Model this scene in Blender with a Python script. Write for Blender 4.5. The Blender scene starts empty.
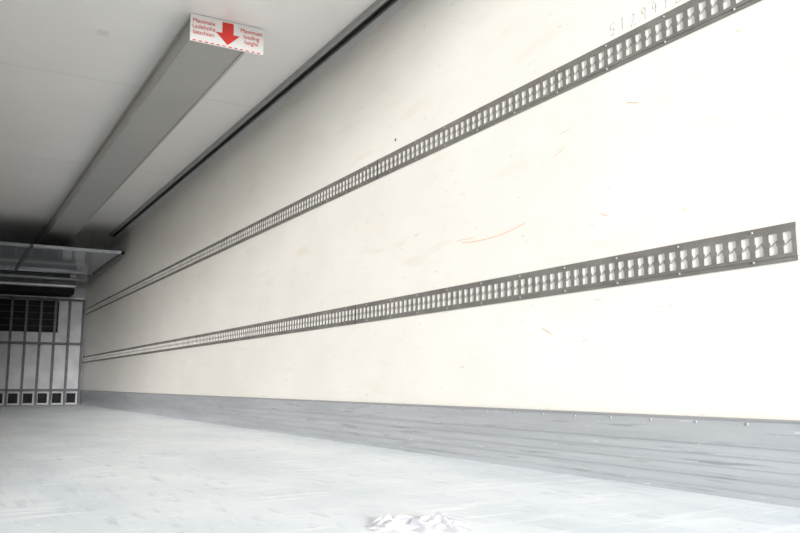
import bpy, bmesh, math, random
from mathutils import Vector, Matrix, noise
random.seed(4)
S=bpy.context.scene
H=0.361            # camera height over trailer floor; all z below are over the floor (z=0)
XR=2.25; XL=-0.21; YB=1.15; YF=15.6; ZC=2.62

# ---------------- materials ----------------
def mat(name,col,rough=0.5,metal=0.0,spec=0.5):
    m=bpy.data.materials.new(name); m.use_nodes=True
    b=m.node_tree.nodes['Principled BSDF']
    b.inputs['Base Color'].default_value=(*col,1); b.inputs['Roughness'].default_value=rough
    b.inputs['Metallic'].default_value=metal
    b.inputs['Specular IOR Level'].default_value=spec
    return m
def noisy(name,cols,scale,rough=0.5,metal=0.0,detail=6,stretch=(1,1,1),bump=0.0,spots=None,positions=None,spec=0.5):
    m=mat(name,cols[0],rough,metal,spec); nt=m.node_tree; N=nt.nodes; L=nt.links; b=N['Principled BSDF']
    tc=N.new('ShaderNodeTexCoord'); mp=N.new('ShaderNodeMapping'); mp.inputs['Scale'].default_value=stretch
    L.new(tc.outputs['Object'],mp.inputs['Vector'])
    n=N.new('ShaderNodeTexNoise'); n.inputs['Scale'].default_value=scale; n.inputs['Detail'].default_value=detail; n.inputs['Roughness'].default_value=0.6
    L.new(mp.outputs[0],n.inputs['Vector'])
    r=N.new('ShaderNodeValToRGB'); L.new(n.outputs['Fac'],r.inputs[0])
    e=r.color_ramp.elements
    pos=positions or [0.35+0.3*i/(len(cols)-1) for i in range(len(cols))]
    while len(e)<len(cols): e.new(0.5)
    for i,c in enumerate(cols): e[i].position=pos[i]; e[i].color=(*c,1)
    out=r.outputs[0]
    if spots:
        for (sc,st,th,w,colr) in spots:
            mp2=N.new('ShaderNodeMapping'); mp2.inputs['Scale'].default_value=st; L.new(tc.outputs['Object'],mp2.inputs['Vector'])
            n2=N.new('ShaderNodeTexNoise'); n2.inputs['Scale'].default_value=sc; n2.inputs['Detail'].default_value=5
            L.new(mp2.outputs[0],n2.inputs['Vector'])
            r2=N.new('ShaderNodeValToRGB'); r2.color_ramp.elements[0].position=th; r2.color_ramp.elements[0].color=(0,0,0,1)
            r2.color_ramp.elements[1].position=th+w; r2.color_ramp.elements[1].color=(1,1,1,1)
            L.new(n2.outputs['Fac'],r2.inputs[0])
            mx=N.new('ShaderNodeMixRGB'); mx.inputs['Color2'].default_value=(*colr,1)
            L.new(r2.outputs[0],mx.inputs['Fac']); L.new(out,mx.inputs['Color1']); out=mx.outputs[0]
    L.new(out,b.inputs['Base Color'])
    if bump>0:
        bp=N.new('ShaderNodeBump'); bp.inputs['Strength'].default_value=bump; bp.inputs['Distance'].default_value=0.01
        L.new(n.outputs['Fac'],bp.inputs['Height']); L.new(bp.outputs[0],b.inputs['Normal'])
    return m
M_wall=noisy('wall_gelcoat',[(0.78,0.752,0.70),(0.82,0.80,0.758)],2.2,rough=0.32,stretch=(1,0.6,1),
   spots=[(5,(1,0.5,2.5),0.60,0.15,(0.76,0.715,0.645)),(22,(1,0.6,3.0),0.68,0.06,(0.68,0.615,0.525)),(40,(1,1.0,1.5),0.72,0.03,(0.60,0.47,0.34))])
M_ceil=noisy('ceiling_gelcoat',[(0.87,0.86,0.845),(0.90,0.89,0.88)],1.2,rough=0.25)
M_floor=noisy('floor_resin',[(0.59,0.64,0.675),(0.68,0.72,0.75),(0.76,0.79,0.81)],1.6,rough=0.42,stretch=(1.2,0.6,1),detail=9,bump=0.05,
   spots=[(9,(3.0,0.5,1),0.56,0.16,(0.54,0.58,0.615)),(5,(0.5,3.5,1),0.56,0.12,(0.80,0.82,0.835)),(26,(0.6,3.0,1),0.62,0.08,(0.53,0.565,0.595)),(26,(3.0,0.4,1),0.64,0.06,(0.83,0.84,0.85)),(70,(1,1,1),0.68,0.04,(0.40,0.42,0.43))])
M_kick=noisy('kick_aluminium',[(0.44,0.46,0.485),(0.53,0.55,0.575)],3,rough=0.34,metal=0.35,stretch=(1,0.3,6),
   spots=[(12,(1,0.25,5),0.60,0.10,(0.36,0.375,0.395)),(40,(1,0.3,3),0.66,0.05,(0.66,0.67,0.68))])
M_track=noisy('galvanised_track',[(0.18,0.172,0.16),(0.25,0.24,0.225)],14,rough=0.5,metal=0.3,stretch=(1,0.4,1))
M_tongue=mat('track_spring',(0.34,0.33,0.315),0.4,0.3)
M_slot=mat('slot_backing',(0.85,0.84,0.82),0.4)
M_steel=noisy('brushed_steel',[(0.12,0.13,0.14),(0.18,0.19,0.20)],20,rough=0.35,metal=0.6)
M_rivet=mat('rivet_metal',(0.34,0.34,0.33),0.4,0.3)
M_duct=noisy('duct_grey',[(0.34,0.34,0.33),(0.38,0.38,0.37)],2,rough=0.33,metal=0.1)
M_ductside=noisy('duct_side_grey',[(0.40,0.40,0.39),(0.44,0.44,0.43)],2,rough=0.35)
M_rail=mat('rail_dark',(0.05,0.05,0.052),0.4,0.3)
M_railg=mat('rail_grey',(0.36,0.36,0.355),0.4,0.4)
M_white=noisy('white_enamel',[(0.52,0.52,0.51),(0.58,0.58,0.57)],4,rough=0.35)
M_bulk=noisy('bulkhead_panel',[(0.22,0.225,0.235),(0.30,0.305,0.315)],3,rough=0.6,spec=0.3)
M_glass=noisy('air_guide_sheet',[(0.33,0.36,0.39),(0.40,0.43,0.46)],2,rough=0.10,metal=0.3)
M_sign=noisy('sign_white',[(0.74,0.73,0.71),(0.78,0.77,0.76)],8,rough=0.4)
M_red=mat('sign_red',(0.62,0.03,0.02),0.45)
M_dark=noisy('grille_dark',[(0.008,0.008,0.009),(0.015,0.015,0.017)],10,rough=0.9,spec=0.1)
M_grey=noisy('frame_grey',[(0.045,0.05,0.056),(0.075,0.08,0.088)],12,rough=0.6,spec=0.2)
M_gap=mat('sealant_grey',(0.30,0.30,0.30),0.7)
M_black=mat('rubber_black',(0.02,0.02,0.02),0.7)
M_ink=mat('pencil_ink',(0.54,0.515,0.48),0.8)
M_orange=mat('crayon_orange',(0.82,0.47,0.26),0.7)
M_ground=noisy('yard_concrete',[(0.62,0.61,0.59),(0.72,0.71,0.69)],3,rough=0.85)

# ---------------- mesh helpers ----------------
class MB:
    def __init__(s): s.bm=bmesh.new(); s.mats=[]
    def mi(s,m):
        if m not in s.mats: s.mats.append(m)
        return s.mats.index(m)
    def box(s,x0,x1,y0,y1,z0,z1,m):
        v=[s.bm.verts.new(p) for p in [(x0,y0,z0),(x1,y0,z0),(x1,y1,z0),(x0,y1,z0),(x0,y0,z1),(x1,y0,z1),(x1,y1,z1),(x0,y1,z1)]]
        for f in [(0,3,2,1),(4,5,6,7),(0,1,5,4),(1,2,6,5),(2,3,7,6),(3,0,4,7)]:
            fc=s.bm.faces.new([v[i] for i in f]); fc.material_index=s.mi(m)
    def prism(s,pts,off,m):
        o=Vector(off); a=[s.bm.verts.new(p) for p in pts]; b=[s.bm.verts.new(Vector(p)+o) for p in pts]
        k=s.mi(m); n=len(a)
        s.bm.faces.new(a).material_index=k; s.bm.faces.new(b[::-1]).material_index=k
        for i in range(n):
            s.bm.faces.new([a[i],b[i],b[(i+1)%n],a[(i+1)%n]]).material_index=k
    def dome(s,c,axis,r,h,m,seg=8):
        ax=Vector(axis).normalized(); t=ax.orthogonal().normalized(); u=ax.cross(t); c=Vector(c); k=s.mi(m)
        rings=[]
        for rr,hh in((1,0),(0.8,0.6),(0.35,1)):
            rings.append([s.bm.verts.new(c+ax*h*hh+(t*math.cos(2*math.pi*i/seg)+u*math.sin(2*math.pi*i/seg))*r*rr) for i in range(seg)])
        for a,b in zip(rings,rings[1:]):
            for i in range(seg): s.bm.faces.new([a[i],a[(i+1)%seg],b[(i+1)%seg],b[i]]).material_index=k
        s.bm.faces.new(rings[-1]).material_index=k
    def cyl(s,p0,p1,r,m,seg=12):
        p0=Vector(p0);p1=Vector(p1);ax=(p1-p0).normalized();t=ax.orthogonal().normalized();u=ax.cross(t);k=s.mi(m)
        A=[s.bm.verts.new(p0+(t*math.cos(2*math.pi*i/seg)+u*math.sin(2*math.pi*i/seg))*r) for i in range(seg)]
        B=[s.bm.verts.new(p1+(t*math.cos(2*math.pi*i/seg)+u*math.sin(2*math.pi*i/seg))*r) for i in range(seg)]
        for i in range(seg):
            f=s.bm.faces.new([A[i],A[(i+1)%seg],B[(i+1)%seg],B[i]]); f.material_index=k; f.smooth=True
        s.bm.faces.new(A[::-1]).material_index=k; s.bm.faces.new(B).material_index=k
    def obj(s,name,parent=None,fix=True):
        if fix: bmesh.ops.recalc_face_normals(s.bm,faces=s.bm.faces)
        me=bpy.data.meshes.new(name); s.bm.to_mesh(me); s.bm.free()
        for m in s.mats: me.materials.append(m)
        o=bpy.data.objects.new(name,me); S.collection.objects.link(o)
        if parent: o.parent=parent
        return o
def empty(name):
    e=bpy.data.objects.new(name,None); S.collection.objects.link(e); e.empty_display_size=0.1; return e

# ---------------- shell ----------------
T=0.08
b=MB(); b.box(XL-T,XR+T,YB,YF+T,-0.12,0,M_floor); b.obj('floor')
b=MB(); b.box(XL-T,XR+T,YB,YF+T,ZC,ZC+T,M_ceil)
for y in (3.6,6.1,8.6,11.1): b.box(XL,XR,y,y+0.006,ZC-0.0012,ZC,M_white)
b.obj('ceiling')
b=MB(); b.box(XR,XR+T,YB,YF+T,0,ZC,M_wall); wr=b.obj('wall_right')
b=MB(); b.box(XL-T,XL,YB,YF+T,0,ZC,M_wall); b.obj('wall_left')
b=MB(); b.box(XL,XR,YF,YF+T,0,ZC,M_bulk); b.obj('wall_front')
b=MB(); b.box(-60,60,-60,60,-1.35,-1.25,M_ground); b.obj('ground')

def kick(name,x,sgn):
    b=MB()
    def bx(d0,d1,z0,z1,m): 
        a,c=x-sgn*d0,x-sgn*d1
        b.box(min(a,c),max(a,c),YB,YF,z0,z1,m)
    bx(0,0.010,0.0,0.250,M_kick)
    bx(0,0.018,0.0,0.022,M_kick)
    for z in(0.06,0.095,0.13,0.165): bx(0.010,0.0135,z,z+0.006,M_kick)
    bx(0,0.014,0.246,0.253,M_gap)
    y=YB+0.15
    while y<YF:
        b.dome((x-sgn*0.010,y,0.235),(-sgn,0,0),0.0055,0.002,M_rivet)
        y+=0.20
    return b.obj(name)
kick('baseboard_right',XR,1); kick('baseboard_left',XL,-1)

# ---------------- logistics tracks ----------------
def track(name,x,sgn,z0,z1,y0,y1):
    b=MB(); P=0.05; d=0.005
    zc=(z0+z1)/2; hs=0.034
    def bx(d0,d1,ya,yb,za,zb,m):
        a,c=x-sgn*d0,x-sgn*d1
        b.box(min(a,c),max(a,c),ya,yb,za,zb,m)
    bx(0,0.003,y0,y1,z0,z0+0.016,M_track); bx(0,0.003,y0,y1,z1-0.016,z1,M_track)
    bx(0,d,y0,y1,z0+0.014,zc-hs,M_track);  bx(0,d,y0,y1,zc+hs,z1-0.014,M_track)
    bx(0,d,y0,y0+0.016,zc-hs,zc+hs,M_track)
    bx(0,0.0008,y0,y1,zc-hs,zc+hs,M_slot)
    n=int((y1-y0)/P)
    for i in range(1,n+1):
        yc=y0+0.005+i*P
        w=0.0105; wm=0.0145
        pts=[(yc-w,-hs),(yc+w,-hs),(yc+w,-0.010),(yc+wm,-0.004),(yc+wm,0.004),(yc+w,0.010),(yc+w,hs),(yc-w,hs),(yc-w,0.010),(yc-wm,0.004),(yc-wm,-0.004),(yc-w,-0.010)]
        b.prism([(x-sgn*0.001,p[0],zc+p[1]) for p in pts],(-sgn*(d-0.0015),0,0),M_track)
        q=yc-P/2
        b.prism([(x-sgn*0.001,q-0.012,zc+0.008),(x-sgn*0.001,q-0.011,zc+0.011),(x-sgn*0.001,q+0.012,zc-0.006),(x-sgn*0.001,q+0.011,zc-0.009)],(-sgn*0.0012,0,0),M_tongue)
        if i%6==3:
            for z in(z0+0.012,z1-0.012): b.dome((x-sgn*0.003,yc,z),(-sgn,0,0),0.0055,0.0025,M_rivet)
    y=y0+3.0
    while y<y1:
        bx(0,d+0.001,y-0.003,y+0.003,z0,z1,M_black); y+=3.0
    return b.obj(name)
track('logistics_track',XR-0.0005,1,0.735,0.854,1.488,YF-0.05)
track('logistics_track',XR-0.0005,1,1.604,1.725,1.20,YF-0.05)

# ---------------- ceiling rail ----------------
b=MB()
b.box(2.10,2.125,YB+.05,12.6,2.585,ZC,M_railg)
b.box(2.125,2.155,YB+.05,12.6,2.60,ZC,M_rail)
b.box(2.155,2.172,YB+.05,12.6,2.578,ZC,M_rail)
b.obj('curtain_rail')
b=MB(); b.prism([(XR,YB,ZC),(XR-0.035,YB,ZC),(XR,YB,ZC-0.035)],(0,YF-YB,0),M_white); b.obj('trim_1')

# ---------------- air duct ----------------
DX0,DX1=1.19,1.545; DZ=2.455; DY=4.67
duct=empty('ceiling_air_duct')
b=MB()
b.box(DX0+0.012,DX1-0.012,DY+0.01,14.3,DZ+0.012,ZC,M_ductside)
b.box(DX0,DX1,DY+0.005,14.3,DZ,DZ+0.012,M_duct)
b.box(DX0-0.003,DX0+0.014,DY+0.005,14.3,DZ-0.006,DZ+0.02,M_duct)
b.box(DX1-0.014,DX1+0.003,DY+0.005,14.3,DZ-0.006,DZ+0.02,M_ductside)
b.box(DX0-0.004,DX0+0.012,DY+0.005,14.3,ZC-0.02,ZC,M_ductside)
b.obj('duct_body',duct)
b=MB(); b.box(1.185,1.655,DY-0.008,DY+0.004,DZ-0.012,ZC-0.004,M_sign)
b.obj('sign_plate',duct)
b=MB(); cx=1.42; yy=DY-0.0085
pts=[(cx-0.036,0.158),(cx+0.036,0.158),(cx+0.036,0.085),(cx+0.078,0.085),(cx,0.012),(cx-0.078,0.085),(cx-0.036,0.085)]
b.prism([(p[0],yy,DZ-0.008+p[1]) for p in pts],(0,-0.0012,0),M_red)
for i in range(12):
    x0=1.20+i*0.0375
    b.box(x0,x0+0.022,yy-0.0012,yy,DZ-0.009,DZ-0.003,M_red)
b.obj('sign_arrow',duct)
def text(body,loc,size,m,rot,name,parent,ext=0.0006,align='CENTER',off=0.0006):
    c=bpy.data.curves.new(name,'FONT'); c.body=body; c.size=size; c.extrude=ext; c.offset=off; c.align_x=align; c.materials.append(m)
    o=bpy.data.objects.new(name,c); S.collection.objects.link(o); o.location=loc; o.rotation_euler=rot
    if parent: o.parent=parent
    return o
R=(math.pi/2,0,0)
text("Maximale\nLadehöhe\nbeachten",(1.268,yy-0.001,DZ+0.110),0.037,M_red,R,'sign_text_left',duct,off=0)
text("Maximum\nloading\nheight",(1.573,yy-0.001,DZ+0.110),0.037,M_red,R,'sign_text_right',duct,off=0)

# ---------------- drop panel (hinged air guide) ----------------
p=empty('ceiling_air_guide_panel')
b=MB()
b.box(XL+0.06,2.17,11.85,14.4,2.225,2.24,M_glass)
for y0 in(11.82,14.37): b.box(XL+0.04,2.19,y0,y0+0.04,2.205,2.25,M_steel)
for x0 in(XL+0.04,0.95,2.15): b.box(x0,x0+0.04,11.82,14.41,2.205,2.25,M_steel)
for x0 in(XL+0.3,0.98,2.10):
    b.cyl((x0,14.2,2.24),(x0,14.2,ZC),0.012,M_steel)
b.obj('panel_with_hangers',p)

# ---------------- refrigeration unit ----------------
r=empty('refrigeration_evaporator')
b=MB()
b.box(0.05,1.95,14.75,YF,2.02,ZC,M_white)
b.box(0.05,1.95,14.72,14.75,2.05,2.13,M_grey)
b.box(0.0,2.0,14.70,14.76,2.135,2.16,M_steel)
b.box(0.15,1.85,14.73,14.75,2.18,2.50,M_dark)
for i in range(12): b.box(0.15,1.85,14.72,14.735,2.19+i*0.026,2.196+i*0.026,M_steel)
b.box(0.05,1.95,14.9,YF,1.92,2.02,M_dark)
b.obj('evaporator_body',r)

# ---------------- bulkhead frame ----------------
bk=empty('bulkhead_frame')
b=MB(); yb=YF-0.10
x0,x1=XL+0.06,2.21; ztop=1.87
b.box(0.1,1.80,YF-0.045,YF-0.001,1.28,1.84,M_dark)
for i in range(4): b.box(0.1,1.80,YF-0.05,YF-0.045,1.38+i*0.12,1.386+i*0.12,M_grey)
b.box(x0,x1,YF-0.03,YF-0.001,ztop,1.92,M_white)
n=10
for i in range(n+1):
    x=x0+(x1-x0)*i/n
    b.box(x-0.02,x+0.02,yb-0.02,yb+0.02,0.0,ztop,M_grey)
for z in(0.26,1.08,ztop): b.box(x0-.02,x1+.02,yb-0.025,yb+0.015,z-0.018,z+0.018,M_grey)
for i in range(n):
    xx=x0+0.04+(x1-x0)*i/n
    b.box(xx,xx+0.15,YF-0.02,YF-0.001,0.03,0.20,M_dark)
b.obj('bulkhead_bars',bk)

b=MB(); b.prism([(0.73,5.2,ZC-0.001),(0.80,5.2,ZC-0.001),(0.80,5.28,ZC-0.001),(0.73,5.28,ZC-0.001)],(0,0,-0.002),M_sign); b.obj('ceiling_sticker')

# wall marks (children of the wall they are drawn on)
def stroke(pts,w,m,name):
    b=MB()
    for (a,c) in zip(pts,pts[1:]):
        dy,dz=c[0]-a[0],c[1]-a[1]; l=math.hypot(dy,dz) or 1; ny,nz=-dz/l*w/2,dy/l*w/2
        b.prism([(XR,a[0]-ny,a[1]-nz),(XR,c[0]-ny,c[1]-nz),(XR,c[0]+ny,c[1]+nz),(XR,a[0]+ny,a[1]+nz)],(-0.0008,0,0),m)
    b.obj(name,wr)
glyph={'1':[[(0.2,0.75),(0.5,1),(0.45,0)]],'5':[[(0.9,1),(0.2,0.97),(0.15,0.55),(0.6,0.6),(0.85,0.35),(0.6,0.05),(0.1,0.1)]],
 '2':[[(0.1,0.8),(0.4,1),(0.75,0.8),(0.6,0.45),(0.1,0.02),(0.9,0.06)]],'9':[[(0.8,0.8),(0.45,1),(0.15,0.75),(0.4,0.5),(0.8,0.8),(0.7,0.0)]],
 '4':[[(0.45,1),(0.1,0.4),(0.9,0.45)],[(0.7,0.75),(0.6,0)]]}
yy0=2.23
for k,ch in enumerate("5129412"):
    for j,st in enumerate(glyph[ch]):
        stroke([(yy0-k*0.055-q[0]*0.032,1.745+q[1]*0.05+0.004*math.sin(k*2)) for q in st],0.003,M_ink,'handwriting_%d_%d'%(k,j))
stroke([(3.30,1.068),(3.2,1.058),(3.1,1.054),(3.0,1.056),(2.9,1.064),(2.80,1.08)],0.003,M_orange,'crayon_streak_1')
stroke([(3.35,1.085),(3.2,1.078)],0.002,M_orange,'crayon_streak_2')
stroke([(2.7,0.60),(2.66,0.585),(2.64,0.57)],0.003,M_orange,'crayon_streak_3')
stroke([(4.00,1.795),(3.985,1.792)],0.014,M_black,'wall_chip')
for i in range(34):
    y=random.uniform(1.8,9); z=random.choice([random.uniform(0.3,0.7),random.uniform(0.9,1.5),random.uniform(0.9,1.5)]); l=random.uniform(0.015,0.07)
    stroke([(y,z),(y+l,z+random.uniform(-.03,.03))],0.002,random.choice([M_orange,M_ink]),'scuff_%d'%i)

# plastic film scrap on the floor
bm=bmesh.new(); bmesh.ops.create_grid(bm,x_segments=40,y_segments=26,size=0.5)
for v in bm.verts:
    x,y=v.co.x*0.25,v.co.y*0.16
    h=abs(noise.noise(Vector((x*20,y*26,0.3))))*0.038+abs(noise.noise(Vector((x*60,y*60,2))))*0.012
    e=max(0,min(1,(0.5-abs(v.co.x))*5))*max(0,min(1,(0.5-abs(v.co.y))*4))
    v.co=Vector((x+noise.noise(Vector((0,y*25,5)))*0.05,y+noise.noise(Vector((x*25,0,9)))*0.04,0.002+h*e))
me=bpy.data.meshes.new('plastic_film'); bm.to_mesh(me); bm.free()
mf=mat('clear_film',(0.64,0.63,0.68),0.12); mf.node_tree.nodes['Principled BSDF'].inputs['Alpha'].default_value=0.38
me.materials.append(mf)
for pl in me.polygons: pl.use_smooth=True
o=bpy.data.objects.new('plastic_film',me); S.collection.objects.link(o); o.location=(1.09,1.83,0.0); o.rotation_euler=(0,0,-0.5)

# ---------------- light ----------------
w=bpy.data.worlds.new('World'); S.world=w; w.use_nodes=True
bg=w.node_tree.nodes['Background']; bg.inputs[0].default_value=(0.90,0.95,1.0,1); bg.inputs[1].default_value=0.9
l=bpy.data.lights.new('sun','SUN'); l.energy=12.5; l.angle=math.radians(15); l.color=(1,0.98,0.955)
lo=bpy.data.objects.new('sun',l); S.collection.objects.link(lo)
d=Vector((0.165,1.0,-0.135)); lo.rotation_euler=d.to_track_quat('-Z','Y').to_euler()

# ---------------- camera ----------------
cd=bpy.data.cameras.new('camera'); cam=bpy.data.objects.new('camera',cd); S.collection.objects.link(cam)
cd.sensor_width=36; cd.lens=36; cd.clip_start=0.02
cam.location=(0,0,H)
cam.rotation_euler=(math.radians(90+8.36),0,-math.radians(29.74))
S.camera=cam
S.view_settings.view_transform='Standard'; S.view_settings.look='None'
S.view_settings.exposure=0.15
